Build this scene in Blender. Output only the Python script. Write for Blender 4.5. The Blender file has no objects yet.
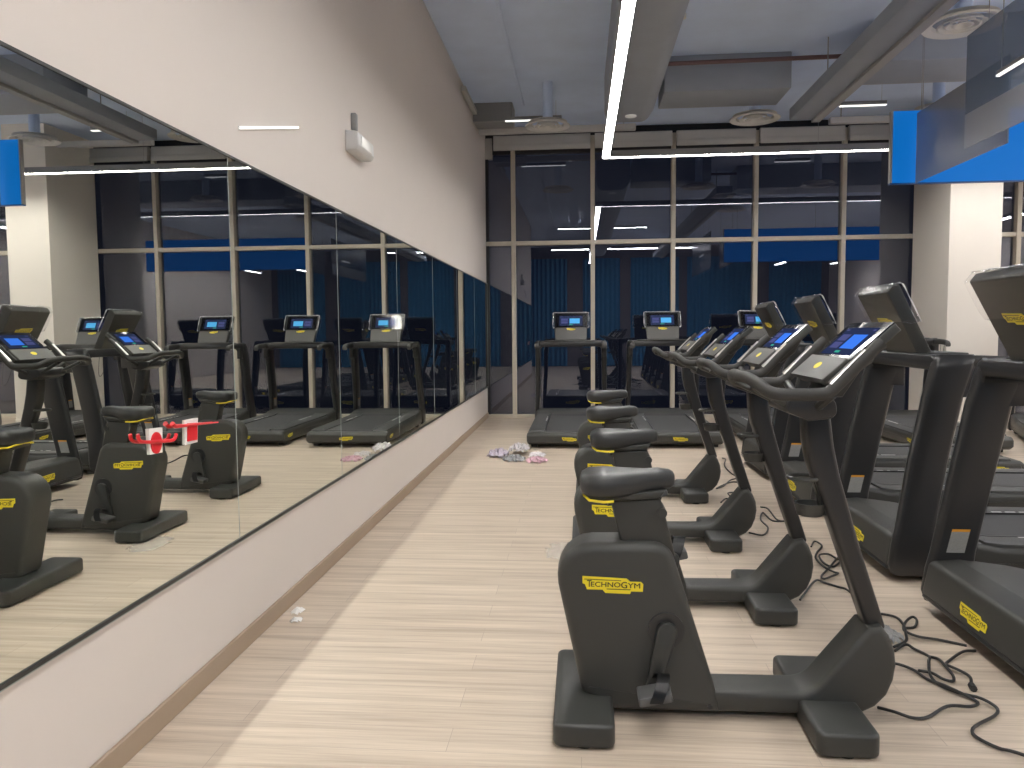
import bpy, bmesh, math, random
from mathutils import Vector, Matrix

C = bpy.context.scene.collection
random.seed(7)
PI = math.pi

# ------------------------------------------------------------------ materials
def new_mat(name):
    m = bpy.data.materials.new(name)
    m.use_nodes = True
    nt = m.node_tree
    for n in list(nt.nodes):
        nt.nodes.remove(n)
    out = nt.nodes.new('ShaderNodeOutputMaterial')
    return m, nt, out

def pbr(name, col, rough=0.5, metal=0.0, spec=0.5, noise=0.0, nscale=60.0, bump=0.0, emit=None, estr=0.0, alpha=1.0, coat=0.0):
    m, nt, out = new_mat(name)
    b = nt.nodes.new('ShaderNodeBsdfPrincipled')
    nt.links.new(b.outputs[0], out.inputs[0])
    b.inputs['Base Color'].default_value = (*col, 1)
    b.inputs['Roughness'].default_value = rough
    b.inputs['Metallic'].default_value = metal
    b.inputs['Specular IOR Level'].default_value = spec
    b.inputs['Alpha'].default_value = alpha
    b.inputs['Coat Weight'].default_value = coat
    if emit:
        b.inputs['Emission Color'].default_value = (*emit, 1)
        b.inputs['Emission Strength'].default_value = estr
    if noise or bump:
        tc = nt.nodes.new('ShaderNodeTexCoord')
        n = nt.nodes.new('ShaderNodeTexNoise')
        n.inputs['Scale'].default_value = nscale
        n.inputs['Detail'].default_value = 4
        nt.links.new(tc.outputs['Object'], n.inputs['Vector'])
        if noise:
            mx = nt.nodes.new('ShaderNodeMix'); mx.data_type = 'RGBA'
            mx.inputs[6].default_value = (*[c * (1 - noise) for c in col], 1)
            mx.inputs[7].default_value = (*[min(1, c * (1 + noise)) for c in col], 1)
            nt.links.new(n.outputs['Fac'], mx.inputs[0])
            nt.links.new(mx.outputs[2], b.inputs['Base Color'])
        if bump:
            bp = nt.nodes.new('ShaderNodeBump')
            bp.inputs['Strength'].default_value = bump
            bp.inputs['Distance'].default_value = 0.002
            nt.links.new(n.outputs['Fac'], bp.inputs['Height'])
            nt.links.new(bp.outputs[0], b.inputs['Normal'])
    return m

def emis(name, col, s):
    m, nt, out = new_mat(name)
    e = nt.nodes.new('ShaderNodeEmission')
    e.inputs[0].default_value = (*col, 1)
    e.inputs[1].default_value = s
    nt.links.new(e.outputs[0], out.inputs[0])
    return m

def glassy(name, tint, refl, refl_col=(1, 1, 1), rough=0.0):
    """thin pane: transparent body with a mirror-like coat that grows at grazing angles"""
    m, nt, out = new_mat(name)
    t = nt.nodes.new('ShaderNodeBsdfTransparent'); t.inputs[0].default_value = (*tint, 1)
    g = nt.nodes.new('ShaderNodeBsdfGlossy'); g.inputs[0].default_value = (*refl_col, 1); g.inputs['Roughness'].default_value = rough
    lw = nt.nodes.new('ShaderNodeLayerWeight'); lw.inputs[0].default_value = 0.35
    mr = nt.nodes.new('ShaderNodeMapRange')
    mr.inputs['To Min'].default_value = refl; mr.inputs['To Max'].default_value = min(1, refl + 0.6)
    nt.links.new(lw.outputs['Fresnel'], mr.inputs['Value'])
    mr.inputs['From Min'].default_value = 0.04; mr.inputs['From Max'].default_value = 1
    mx = nt.nodes.new('ShaderNodeMixShader')
    nt.links.new(mr.outputs[0], mx.inputs[0])
    nt.links.new(t.outputs[0], mx.inputs[1]); nt.links.new(g.outputs[0], mx.inputs[2])
    nt.links.new(mx.outputs[0], out.inputs[0])
    return m

def floor_mat():
    m, nt, out = new_mat('ash_plank_floor')
    L = nt.links.new
    b = nt.nodes.new('ShaderNodeBsdfPrincipled'); L(b.outputs[0], out.inputs[0])
    geo = nt.nodes.new('ShaderNodeNewGeometry')
    br = nt.nodes.new('ShaderNodeTexBrick')
    br.offset = 0.37; br.offset_frequency = 2
    br.inputs['Color1'].default_value = (0.0, 0.0, 0.0, 1)
    br.inputs['Color2'].default_value = (1, 1, 1, 1)
    br.inputs['Mortar'].default_value = (0.2, 0.2, 0.2, 1)
    br.inputs['Scale'].default_value = 1.0
    br.inputs['Mortar Size'].default_value = 0.0012
    br.inputs['Brick Width'].default_value = 1.22
    br.inputs['Row Height'].default_value = 0.155
    L(geo.outputs['Position'], br.inputs['Vector'])
    mp = nt.nodes.new('ShaderNodeMapping'); mp.inputs['Scale'].default_value = (0.9, 22, 1)
    L(geo.outputs['Position'], mp.inputs['Vector'])
    n1 = nt.nodes.new('ShaderNodeTexNoise'); n1.inputs['Scale'].default_value = 1.0; n1.inputs['Detail'].default_value = 6; n1.inputs['Roughness'].default_value = 0.6
    L(mp.outputs[0], n1.inputs['Vector'])
    mp2 = nt.nodes.new('ShaderNodeMapping'); mp2.inputs['Scale'].default_value = (3.5, 110, 1)
    L(geo.outputs['Position'], mp2.inputs['Vector'])
    n2 = nt.nodes.new('ShaderNodeTexNoise'); n2.inputs['Scale'].default_value = 1.0; n2.inputs['Detail'].default_value = 3
    L(mp2.outputs[0], n2.inputs['Vector'])
    add = nt.nodes.new('ShaderNodeMath'); add.operation = 'MULTIPLY_ADD'; add.inputs[1].default_value = 0.35
    L(n2.outputs['Fac'], add.inputs[0]); L(n1.outputs['Fac'], add.inputs[2])
    add2 = nt.nodes.new('ShaderNodeMath'); add2.operation = 'MULTIPLY_ADD'; add2.inputs[1].default_value = 0.10
    L(br.outputs['Color'], add2.inputs[0]); L(add.outputs[0], add2.inputs[2])
    cr = nt.nodes.new('ShaderNodeValToRGB')
    cr.color_ramp.elements[0].position = 0.42; cr.color_ramp.elements[0].color = (0.36, 0.285, 0.22, 1)
    cr.color_ramp.elements[1].position = 0.92; cr.color_ramp.elements[1].color = (0.66, 0.56, 0.455, 1)
    e = cr.color_ramp.elements.new(0.68); e.color = (0.53, 0.44, 0.35, 1)
    L(add2.outputs[0], cr.inputs[0])
    mx = nt.nodes.new('ShaderNodeMix'); mx.data_type = 'RGBA'; mx.inputs[7].default_value = (0.40, 0.33, 0.27, 1)
    L(br.outputs['Fac'], mx.inputs[0]); L(cr.outputs[0], mx.inputs[6])
    L(mx.outputs[2], b.inputs['Base Color'])
    b.inputs['Roughness'].default_value = 0.42
    b.inputs['Specular IOR Level'].default_value = 0.35
    return m

def curtain_mat():
    m = pbr('blue_curtain_cloth', (0.045, 0.19, 0.36), 0.9, noise=0.3, nscale=8)
    return m

M = dict(
    black=pbr('matte_black_plastic', (0.040, 0.041, 0.038), 0.42, spec=0.5, noise=0.06, nscale=400, bump=0.25),
    shell=pbr('charcoal_shell', (0.046, 0.046, 0.042), 0.46, spec=0.45, noise=0.05, nscale=500, bump=0.3),
    gloss=pbr('satin_black', (0.026, 0.026, 0.027), 0.28, spec=0.5),
    seat=pbr('black_vinyl', (0.034, 0.035, 0.035), 0.4, spec=0.5, noise=0.1, nscale=220, bump=0.35),
    rubber=pbr('black_rubber', (0.035, 0.034, 0.032), 0.6, noise=0.12, nscale=300, bump=0.4),
    belt=pbr('running_belt', (0.052, 0.052, 0.052), 0.62, noise=0.2, nscale=380, bump=0.4),
    rail=pbr('side_rail_grey', (0.060, 0.060, 0.058), 0.5, noise=0.1, nscale=300, bump=0.3),
    glass=pbr('screen_glass', (0.006, 0.006, 0.008), 0.12, spec=0.5),
    chin=pbr('grey_console_plastic', (0.062, 0.060, 0.056), 0.45, spec=0.5),
    steel=pbr('brushed_steel', (0.62, 0.60, 0.57), 0.28, metal=1.0),
    silver=pbr('silver_sticker', (0.30, 0.30, 0.285), 0.45, noise=0.15, nscale=120),
    orange=pbr('orange_print', (0.75, 0.33, 0.03), 0.5),
    yellow=pbr('yellow_badge', (0.86, 0.70, 0.03), 0.45, emit=(0.86, 0.70, 0.03), estr=0.0),
    ink=pbr('badge_ink', (0.05, 0.045, 0.01), 0.5),
    pedal=pbr('grey_pedal_plastic', (0.10, 0.10, 0.10), 0.35),
    white=pbr('white_print', (0.75, 0.75, 0.72), 0.5),
    film=None,
    scr_bg=emis('display_navy', (0.035, 0.05, 0.13), 0.7),
    scr_tile=emis('display_blue', (0.05, 0.20, 0.85), 1.1),
    scr_cyan=emis('display_cyan', (0.10, 0.45, 0.85), 1.1),
    scr_green=emis('display_green', (0.10, 0.8, 0.6), 0.5),
    scr_violet=emis('display_violet', (0.10, 0.11, 0.30), 0.8),
    wall=pbr('beige_wall_paint', (0.68, 0.625, 0.585), 0.6, noise=0.02, nscale=3, spec=0.3),
    pillar=pbr('cream_pillar_paint', (0.75, 0.70, 0.63), 0.6, noise=0.02, nscale=3, spec=0.3),
    base=pbr('taupe_baseboard', (0.36, 0.275, 0.20), 0.5, noise=0.05, nscale=5),
    ceil=pbr('dark_grey_ceiling', (0.58, 0.69, 0.90), 0.8, noise=0.12, nscale=2.2),
    duct=pbr('grey_duct', (0.33, 0.36, 0.41), 0.5, noise=0.08, nscale=4),
    ductlight=pbr('pale_duct_edge', (0.36, 0.36, 0.36), 0.5),
    cassette=pbr('blind_cassette_grey', (0.50, 0.49, 0.47), 0.5),
    frame=pbr('bronze_grey_mullion', (0.50, 0.45, 0.37), 0.45, spec=0.5),
    dark=pbr('dark_reveal', (0.015, 0.015, 0.017), 0.6),
    vent=pbr('vent_enamel', (0.62, 0.61, 0.59), 0.45),
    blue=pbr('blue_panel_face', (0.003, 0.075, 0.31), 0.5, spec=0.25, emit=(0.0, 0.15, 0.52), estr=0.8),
    bluedark=pbr('blue_panel_side', (0.004, 0.07, 0.28), 0.35),
    ledw=emis('led_white', (1.0, 0.97, 0.93), 58.0),
    led_fill=emis('fill_led_right', (1.0, 0.97, 0.93), 46.0),  # for the fill lamps added out of view on the right
    leds=emis('led_white_small', (1.0, 0.97, 0.93), 50.0),
    refl_glow=emis('glass_reflection_glow', (1.0, 0.98, 0.94), 1.6),  # glow of bars that replace lamp lines reflected in the front glass
    alu=pbr('painted_aluminium', (0.25, 0.25, 0.25), 0.4),
    mirror=None,
    mtrim=pbr('mirror_edge_black', (0.02, 0.02, 0.02), 0.4),
    seam=pbr('mirror_bevel_edge', (0.40, 0.44, 0.42), 0.25),
    elight=pbr('white_lamp_plastic', (0.60, 0.60, 0.60), 0.35),
    elens=pbr('lamp_lens', (0.85, 0.85, 0.83), 0.2, emit=(1, 0.97, 0.9), estr=0.15),
    red=pbr('red_plastic', (0.75, 0.02, 0.03), 0.35),
    card=pbr('white_card', (0.78, 0.77, 0.74), 0.6),
    cable=pbr('black_cable', (0.03, 0.03, 0.03), 0.45),
    film_w=pbr('crumpled_white_film', (0.66, 0.62, 0.64), 0.35, noise=0.3, nscale=30),
    film_l=pbr('crumpled_lilac_film', (0.50, 0.44, 0.52), 0.35, noise=0.35, nscale=35),
    film_g=pbr('crumpled_grey_film', (0.30, 0.30, 0.30), 0.3, noise=0.6, nscale=40),
    film_p=pbr('crumpled_pink_film', (0.60, 0.36, 0.43), 0.35, noise=0.25, nscale=30),
    scuff=pbr('white_floor_scuff', (0.80, 0.76, 0.70), 0.35, alpha=0.28),
    curtain=curtain_mat(),
    lobby=pbr('lobby_wall_paint', (0.16, 0.14, 0.15), 0.8, noise=0.1, nscale=2),
)
def mirror_mat():
    m, nt, out = new_mat('silvered_mirror')
    g = nt.nodes.new('ShaderNodeBsdfGlossy'); g.inputs[0].default_value = (0.85, 0.87, 0.82, 1); g.inputs['Roughness'].default_value = 0.0
    nt.links.new(g.outputs[0], out.inputs[0]); return m
M['mirror'] = mirror_mat()
M['pane'] = glassy('window_glass', (0.55, 0.55, 0.60), 0.15, (0.84, 0.87, 1.0))
M['film'] = glassy('clear_wrap_film', (0.985, 0.985, 0.985), 0.02, (1, 1, 1), 0.12)
M['filmedge'] = pbr('film_fold', (0.85, 0.85, 0.85), 0.2, alpha=0.7)
M['floor'] = floor_mat()

def reflection_mat(name, col, op):  # see-through sheets that carry the look of front-glass reflections
    m, nt, out = new_mat(name)
    t = nt.nodes.new('ShaderNodeBsdfTransparent')
    b = nt.nodes.new('ShaderNodeBsdfPrincipled')
    b.inputs['Base Color'].default_value = (*col, 1); b.inputs['Roughness'].default_value = 0.25
    mx = nt.nodes.new('ShaderNodeMixShader'); mx.inputs[0].default_value = op
    nt.links.new(t.outputs[0], mx.inputs[1]); nt.links.new(b.outputs[0], mx.inputs[2]); nt.links.new(mx.outputs[0], out.inputs[0])
    return m
M['refl1'] = reflection_mat('grey_reflection_sheet', (0.26, 0.28, 0.33), 0.75)
M['refl2'] = reflection_mat('blue_reflection_sheet', (0.16, 0.23, 0.36), 0.55)
M['refl3'] = reflection_mat('pale_reflection_sheet', (0.42, 0.44, 0.50), 0.6)

# ------------------------------------------------------------------ mesh helpers
def obj(name, bm, mats, parent=None, smooth=True, angle=35, label=None):
    me = bpy.data.meshes.new(name)
    bmesh.ops.recalc_face_normals(bm, faces=bm.faces[:])
    bm.to_mesh(me); bm.free()
    if not isinstance(mats, (list, tuple)): mats = [mats]
    for m in mats: me.materials.append(m)
    if smooth:
        for p in me.polygons: p.use_smooth = True
        me.set_sharp_from_angle(angle=math.radians(angle))
    o = bpy.data.objects.new(name, me)
    C.objects.link(o)
    if parent is not None: o.parent = parent
    if label: o['label'] = label
    return o

def thing(name, label, cat, loc=(0, 0, 0), rz=0, group=None):
    o = bpy.data.objects.new(name, None); C.objects.link(o)
    o.empty_display_size = 0.1
    o.location = loc; o.rotation_euler = (0, 0, rz)
    o['label'] = label; o['category'] = cat
    if group: o['group'] = group
    return o

def tag(o, label, cat, group=None):
    o['label'] = label; o['category'] = cat
    if group: o['group'] = group
    return o

def struct(name, bm, m, parent=None, smooth=False):
    o = obj(name, bm, m, parent, smooth)
    if parent is None: o['kind'] = 'structure'
    return o

def copy_tree(o, parent=None):
    c = o.copy(); C.objects.link(c)
    c.parent = parent
    for ch in list(o.children): copy_tree(ch, c)
    return c

def box(bm, x0, x1, y0, y1, z0, z1, bev=0.0, seg=2, mi=0):
    vs = [bm.verts.new((x, y, z)) for z in (z0, z1) for y in (y0, y1) for x in (x0, x1)]
    idx = [(0, 1, 3, 2), (4, 6, 7, 5), (0, 4, 5, 1), (2, 3, 7, 6), (0, 2, 6, 4), (1, 5, 7, 3)]
    fs = [bm.faces.new([vs[i] for i in f]) for f in idx]
    for f in fs: f.material_index = mi
    if bev > 0:
        es = list({e for f in fs for e in f.edges})
        bmesh.ops.bevel(bm, geom=es, offset=bev, segments=seg, profile=0.5, affect='EDGES')
    return bm

def B(*a, **k):
    return box(bmesh.new(), *a, **k)

def fillet(pts, n=6):
    """polygon points (x, z[, r]); corners with r become arcs"""
    out = []
    N = len(pts)
    for i, p in enumerate(pts):
        P = Vector(p[:2])
        r = p[2] if len(p) > 2 else 0
        if r <= 0: out.append(P); continue
        A = Vector(pts[i - 1][:2]); D = Vector(pts[(i + 1) % N][:2])
        u = (A - P).normalized(); v = (D - P).normalized()
        ang = math.acos(max(-1, min(1, u.dot(v))))
        t = min(r / math.tan(ang / 2), (A - P).length * 0.49, (D - P).length * 0.49)
        rr = t * math.tan(ang / 2)
        cen = P + (u + v).normalized() * (rr / math.sin(ang / 2))
        s, e = P + u * t, P + v * t
        a0 = math.atan2(s.y - cen.y, s.x - cen.x); a1 = math.atan2(e.y - cen.y, e.x - cen.x)
        d = a1 - a0
        while d > PI: d -= 2 * PI
        while d < -PI: d += 2 * PI
        for k in range(n + 1):
            a = a0 + d * k / n
            out.append(Vector((cen.x + rr * math.cos(a), cen.y + rr * math.sin(a))))
    return out

def inset(P, d):
    if d <= 0: return P
    n = len(P)
    area = sum(P[i].x * P[(i + 1) % n].y - P[(i + 1) % n].x * P[i].y for i in range(n))
    sg = 1 if area > 0 else -1
    out = []
    for i in range(n):
        a = (P[i] - P[i - 1]).normalized(); b = (P[(i + 1) % n] - P[i]).normalized()
        na = Vector((-a.y, a.x)) * sg; nb = Vector((-b.y, b.x)) * sg
        m = na + nb
        if m.length < 1e-6: m = na
        m.normalize()
        out.append(P[i] + m * (d / max(0.5, m.dot(na))))
    return out

def prism(pts, y0, y1, bev=0.0, seg=3, axis='y', bm=None, mi=0):
    """polygon in XZ extruded along Y (axis 'y'), or YZ along X ('x'), or XY along Z ('z'), with rounded rims"""
    bm = bm or bmesh.new()
    pts = fillet(pts)
    # drop coincident points
    q = []
    for p in pts:
        if not q or (p - q[-1]).length > 1e-5: q.append(p)
    if (q[0] - q[-1]).length < 1e-5: q.pop()
    pts = q
    def mk(p, t):
        return {'y': (p.x, t, p.y), 'x': (t, p.x, p.y), 'z': (p.x, p.y, t)}[axis]
    lay = []
    if bev > 0:
        for k in range(seg, -1, -1):
            a = PI / 2 * k / seg
            lay.append((y0 + bev * (1 - math.sin(a)), bev * (1 - math.cos(a))))
        for k in range(0, seg + 1):
            a = PI / 2 * k / seg
            lay.append((y1 - bev * (1 - math.sin(a)), bev * (1 - math.cos(a))))
    else:
        lay = [(y0, 0), (y1, 0)]
    rings = [[bm.verts.new(mk(p, t)) for p in inset(pts, d)] for t, d in lay]
    fs = [bm.faces.new(rings[0]), bm.faces.new(rings[-1][::-1])]
    n = len(pts)
    for r0, r1 in zip(rings, rings[1:]):
        for i in range(n):
            j = (i + 1) % n
            fs.append(bm.faces.new((r0[i], r1[i], r1[j], r0[j])))
    for f in fs: f.material_index = mi
    return bm

def smooth_path(pts, n=8, closed=False):
    P = [Vector(p) for p in pts]
    out = []
    N = len(P)
    rng = range(N if closed else N - 1)
    for i in rng:
        p1, p2 = P[i], P[(i + 1) % N]
        p0 = P[i - 1] if (closed or i > 0) else p1 * 2 - p2
        p3 = P[(i + 2) % N] if (closed or i + 2 < N) else p2 * 2 - p1
        for k in range(n):
            t = k / n
            out.append(0.5 * ((2 * p1) + (p2 - p0) * t + (2 * p0 - 5 * p1 + 4 * p2 - p3) * t * t + (3 * p1 - p0 - 3 * p2 + p3) * t ** 3))
    if not closed: out.append(P[-1].copy())
    return out

def tube(path, r, sides=12, bm=None, caps=True, mi=0):
    """r: a number or a function of 0..1"""
    bm = bm or bmesh.new()
    P = [Vector(p) for p in path]
    n = len(P)
    t0 = (P[1] - P[0]).normalized()
    up = Vector((0, 0, 1)) if abs(t0.z) < 0.9 else Vector((0, 1, 0))
    nrm = (up - t0 * up.dot(t0)).normalized()
    rings = []
    for i in range(n):
        if i == 0: t = t0
        elif i == n - 1: t = (P[-1] - P[-2]).normalized()
        else: t = ((P[i + 1] - P[i]).normalized() + (P[i] - P[i - 1]).normalized()).normalized()
        nrm = (nrm - t * nrm.dot(t)).normalized()
        bi = t.cross(nrm)
        rad = r(i / (n - 1)) if callable(r) else r
        rings.append([bm.verts.new(P[i] + (nrm * math.cos(2 * PI * k / sides) + bi * math.sin(2 * PI * k / sides)) * rad) for k in range(sides)])
    fs = []
    for i in range(n - 1):
        for k in range(sides):
            j = (k + 1) % sides
            fs.append(bm.faces.new((rings[i][k], rings[i][j], rings[i + 1][j], rings[i + 1][k])))
    if caps:
        fs.append(bm.faces.new(rings[0][::-1])); fs.append(bm.faces.new(rings[-1]))
    for f in fs: f.material_index = mi
    return bm

def loft(rings, bm=None, caps=True):
    bm = bm or bmesh.new()
    R = [[bm.verts.new(p) for p in r] for r in rings]
    n = len(R[0])
    for i in range(len(R) - 1):
        for k in range(n):
            j = (k + 1) % n
            bm.faces.new((R[i][k], R[i][j], R[i + 1][j], R[i + 1][k]))
    if caps:
        bm.faces.new(R[0][::-1]); bm.faces.new(R[-1])
    return bm

def disc(bm, c, r, y0, y1, n=28, mi=0, axis='y'):
    """short cylinder along an axis"""
    c = Vector(c)
    def pt(a, t):
        if axis == 'y': return (c.x + r * math.cos(a), t, c.z + r * math.sin(a))
        if axis == 'x': return (t, c.y + r * math.cos(a), c.z + r * math.sin(a))
        return (c.x + r * math.cos(a), c.y + r * math.sin(a), t)
    A = [bm.verts.new(pt(2 * PI * k / n, y0)) for k in range(n)]
    D = [bm.verts.new(pt(2 * PI * k / n, y1)) for k in range(n)]
    fs = [bm.faces.new(A), bm.faces.new(D[::-1])]
    for k in range(n):
        j = (k + 1) % n
        fs.append(bm.faces.new((A[k], D[k], D[j], A[j])))
    for f in fs: f.material_index = mi
    return bm

_txt = {}
def text_polys(s):
    if s in _txt: return _txt[s]
    cu = bpy.data.curves.new('lettering', 'FONT'); cu.body = s; cu.size = 1; cu.resolution_u = 3
    o = bpy.data.objects.new('lettering', cu)
    me = o.to_mesh()
    vs = [v.co.copy() for v in me.vertices]; fs = [list(p.vertices) for p in me.polygons]
    o.to_mesh_clear()
    bpy.data.objects.remove(o); bpy.data.curves.remove(cu)
    xs = [v.x for v in vs]; ys = [v.y for v in vs]
    x0, x1, y0, y1 = min(xs), max(xs), min(ys), max(ys)
    vs = [((v.x - x0) / (x1 - x0), (v.y - y0) / (y1 - y0)) for v in vs]
    _txt[s] = (vs, fs)
    return _txt[s]

OUTL = [(160, 215), (650, 230), (690, 265), (810, 265), (835, 290), (830, 375), (700, 375), (690, 405), (415, 400), (385, 365), (210, 365), (190, 310), (160, 295)]
def badge(parent, o, u, v, w, name='badge', curve=None):
    """yellow stepped plate with dark lettering; o centre, u right, v up, w width"""
    o, u, v = Vector(o), Vector(u).normalized(), Vector(v).normalized()
    n = u.cross(v).normalized()
    k = w / 675.0
    def P(px, py, h): return o + u * ((px - 497) * k) - v * ((py - 310) * k) + n * h
    bm = bmesh.new()
    def poly(pts, h0, h1, mi):
        a = [bm.verts.new(P(x, y, h1)) for x, y in pts]
        b = [bm.verts.new(P(x, y, h0)) for x, y in pts]
        f = [bm.faces.new(a)]
        for i in range(len(a)):
            j = (i + 1) % len(a); f.append(bm.faces.new((a[i], b[i], b[j], a[j])))
        for q in f: q.material_index = mi
    poly(OUTL, -0.001, 0.0015, 0)
    h = 0.0023
    def text(s, x0, x1, y0, y1):
        vs, fs = text_polys(s)
        for k_, (dx, dy) in enumerate(((-1.6, 0), (1.6, 0), (0, -1.2), (0, 1.2))):   # four slightly shifted strokes make a bold face
            V = [bm.verts.new(P(x0 + a * (x1 - x0) + dx, y1 - b * (y1 - y0) + dy, h + k_ * 0.00005)) for a, b in vs]
            for f in fs:
                try: q = bm.faces.new([V[i] for i in f]); q.material_index = 1
                except ValueError: pass
    text('T', 212, 262, 258, 334); text('ECHNO', 256, 582, 276, 331); text('G', 590, 655, 268, 340); text('YM', 664, 800, 280, 336)
    poly([(180, 244), (590, 252), (590, 259), (180, 252)], 0.0012, h, 1)
    poly([(430, 350), (685, 352), (690, 346), (695, 352), (688, 361), (430, 358)], 0.0012, h, 1)
    return obj(name, bm, [M['yellow'], M['ink']], parent, smooth=False, label='yellow badge with dark lettering')

def quad_patch(bm, o, u, v, x0, x1, y0, y1, h, mi):
    n = u.cross(v)
    f = bm.faces.new([bm.verts.new(o + u * x + v * y + n * h) for x, y in ((x0, y0), (x1, y0), (x1, y1), (x0, y1))])
    f.material_index = mi

def display(parent, o, u, v, W, H, tile=1):
    """lit picture of a console screen; o lower-left corner"""
    o, u, v = Vector(o), Vector(u).normalized(), Vector(v).normalized()
    bm = bmesh.new()
    q = lambda x0, x1, y0, y1, h, mi: quad_patch(bm, o, u, v, x0 * W, x1 * W, y0 * H, y1 * H, h, mi)
    q(0, 1, 0, 1, 0.0, 0)
    q(0.44, 0.88, 0.22, 0.74, 0.0008, tile)
    q(0.08, 0.36, 0.50, 0.74, 0.0008, 4); q(0.08, 0.36, 0.22, 0.45, 0.0008, 4)
    q(0.42, 0.58, 0.06, 0.14, 0.0008, 3)
    q(0.04, 0.14, 0.88, 0.93, 0.0008, 4); q(0.88, 0.96, 0.88, 0.93, 0.0008, 4)
    return obj('display', bm, [M['scr_bg'], M['scr_tile'], M['scr_cyan'], M['scr_green'], M['scr_violet']], parent, smooth=False, label='lit blue display')

# ------------------------------------------------------------------ room shell
AX = -1.482          # mirror surface / left wall
D = 12.49            # window plane
HC = 4.56            # ceiling
struct('floor', B(-6.2, 9.2, -5.2, D + 0.3, -0.12, 0.0), M['floor'])
struct('ceiling', B(-6.2, 9.2, -5.2, D + 0.3, HC, HC + 0.12), M['ceil'])
struct('wall_left', B(AX - 0.35, AX - 0.012, 1.1, D + 0.3, 0, HC), M['wall'])
struct('wall_lobby', B(-6.2, AX - 0.35, 1.1, 1.25, 0, HC), M['lobby'])
struct('wall_front', B(-6.2, 9.2, -5.2, -5.05, 0, HC), M['lobby'])
struct('wall_far_left', B(-6.35, -6.2, -5.2, 1.9, 0, HC), M['lobby'])
struct('wall_right', B(9.2, 9.35, -5.2, D + 0.3, 0, HC), M['wall'])
struct('baseboard_left', B(AX - 0.012, AX + 0.004, 1.1, D - 0.05, 0, 0.085, 0.003, 1), M['base'])
struct('baseboard_back', B(AX, 9.2, D - 0.06, D + 0.05, 0, 0.05, 0.004, 1), M['frame'])
# pillar
pil = struct('wall_pillar', prism([(5.03, 11.25), (5.71, 11.25), (5.71, 12.44), (5.03, 12.44)], 0, HC, axis='z'), M['pillar'])
struct('baseboard_pillar', B(5.02, 5.72, 11.24, 12.43, 0, 0.10, 0.003, 1), M['pillar'])
# window wall
MUL = [AX - 0.01, -1.0537, 0.197, 1.4452, 2.6974, 4.0076, 5.28, 6.5526, 7.83, 9.16]
ZT, ZW = 2.7765, 4.20
for i in range(len(MUL) - 1):
    bm = bmesh.new()
    for z0, z1 in ((0.05, ZT), (ZT, ZW)):
        vs = [bm.verts.new(p) for p in ((MUL[i], D + 0.02, z0), (MUL[i + 1], D + 0.02, z0), (MUL[i + 1], D + 0.02, z1), (MUL[i], D + 0.02, z1))]
        bm.faces.new(vs)
    w = struct('window_%d' % (i + 1), bm, M['pane'])
n = 0
for x in MUL[1:-1]:
    n += 1
    struct('trim_%d' % n, B(x - 0.033, x + 0.033, D - 0.07, D + 0.06, 0.04, 4.42, 0.004, 1), M['frame'])
n += 1; struct('trim_%d' % n, B(AX - 0.01, 9.2, D - 0.055, D + 0.05, ZT - 0.033, ZT + 0.033, 0.004, 1), M['frame'])
n += 1; struct('trim_%d' % n, B(AX - 0.012, AX + 0.035, D - 0.03, D + 0.05, 0.04, 4.42), M['dark'])
n += 1; struct('trim_%d' % n, B(AX - 0.01, 9.2, D + 0.0, D + 0.1, 4.18, HC), M['dark'])
n += 1; struct('trim_%d' % n, B(AX - 0.012, AX + 0.10, D - 0.05, D + 0.05, 4.10, 4.42), M['cassette'])
ORD = ['beside the left wall', 'second from the left wall', 'third from the left wall', 'fourth from the left wall', 'fifth from the left wall, next to the pillar',
       'hidden partly by the pillar', 'right of the pillar', 'far right of the pillar']
segs = [(AX + 0.1, 0.197), (0.197, 1.4452), (1.4452, 2.6974), (2.6974, 4.0076), (4.0076, 5.28), (5.28, 6.5526), (6.5526, 7.83)]
for i, (x0, x1) in enumerate(segs):
    t = thing('roller_blind', 'grey roller blind box over the window, ' + ORD[i], 'blind', ((x0 + x1) / 2, D - 0.1, 4.2), 0, 'roller blind boxes above the windows')
    h = (x1 - x0) / 2 - 0.035
    obj('cassette', prism([(-0.06, 0.03), (0.04, 0.03), (0.04, 0.235), (-0.06, 0.235, 0.03)], -h, h, 0, axis='x'), M['cassette'], t)
    obj('bottom_bar', B(-h, h, -0.075, -0.045, 0.0, 0.09, 0.006, 2), M['cassette'], t)

# ------------------------------------------------------------------ mirror
MY = [1.15, 3.23, 4.70, 6.26, 7.81, 9.36, 10.91, 12.44]
MN = ['nearest the camera', 'second from the camera', 'third from the camera', 'fourth from the camera', 'fifth from the camera', 'second from the window', 'closest to the window']
Z0, Z1 = 0.508, 2.142
for i in range(7):
    t = thing('wall_mirror', 'tall frameless mirror panel on the left wall, ' + MN[i], 'mirror', (AX, (MY[i] + MY[i + 1]) / 2, Z0), 0, 'mirror panels along the left wall')
    h = (MY[i + 1] - MY[i]) / 2
    obj('mirror_pane', B(-0.010, 0.0, -h + 0.0015, h - 0.0015, 0.0, Z1 - Z0), M['mirror'], t, smooth=False)
    obj('mirror_edge', B(-0.011, 0.0008, h - 0.0035, h + 0.0, 0.0, Z1 - Z0), M['seam'], t, smooth=False)
struct('trim_20', B(AX - 0.012, AX + 0.006, 1.15, 12.44, Z0 - 0.014, Z0 - 0.002), M['mtrim'])
struct('trim_21', B(AX - 0.012, AX + 0.004, 1.15, 12.44, Z0 - 0.019, Z0 - 0.014), M['seam'])
struct('trim_22', B(AX - 0.012, AX + 0.004, 1.15, 12.44, Z1 + 0.001, Z1 + 0.011), M['mtrim'])

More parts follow.
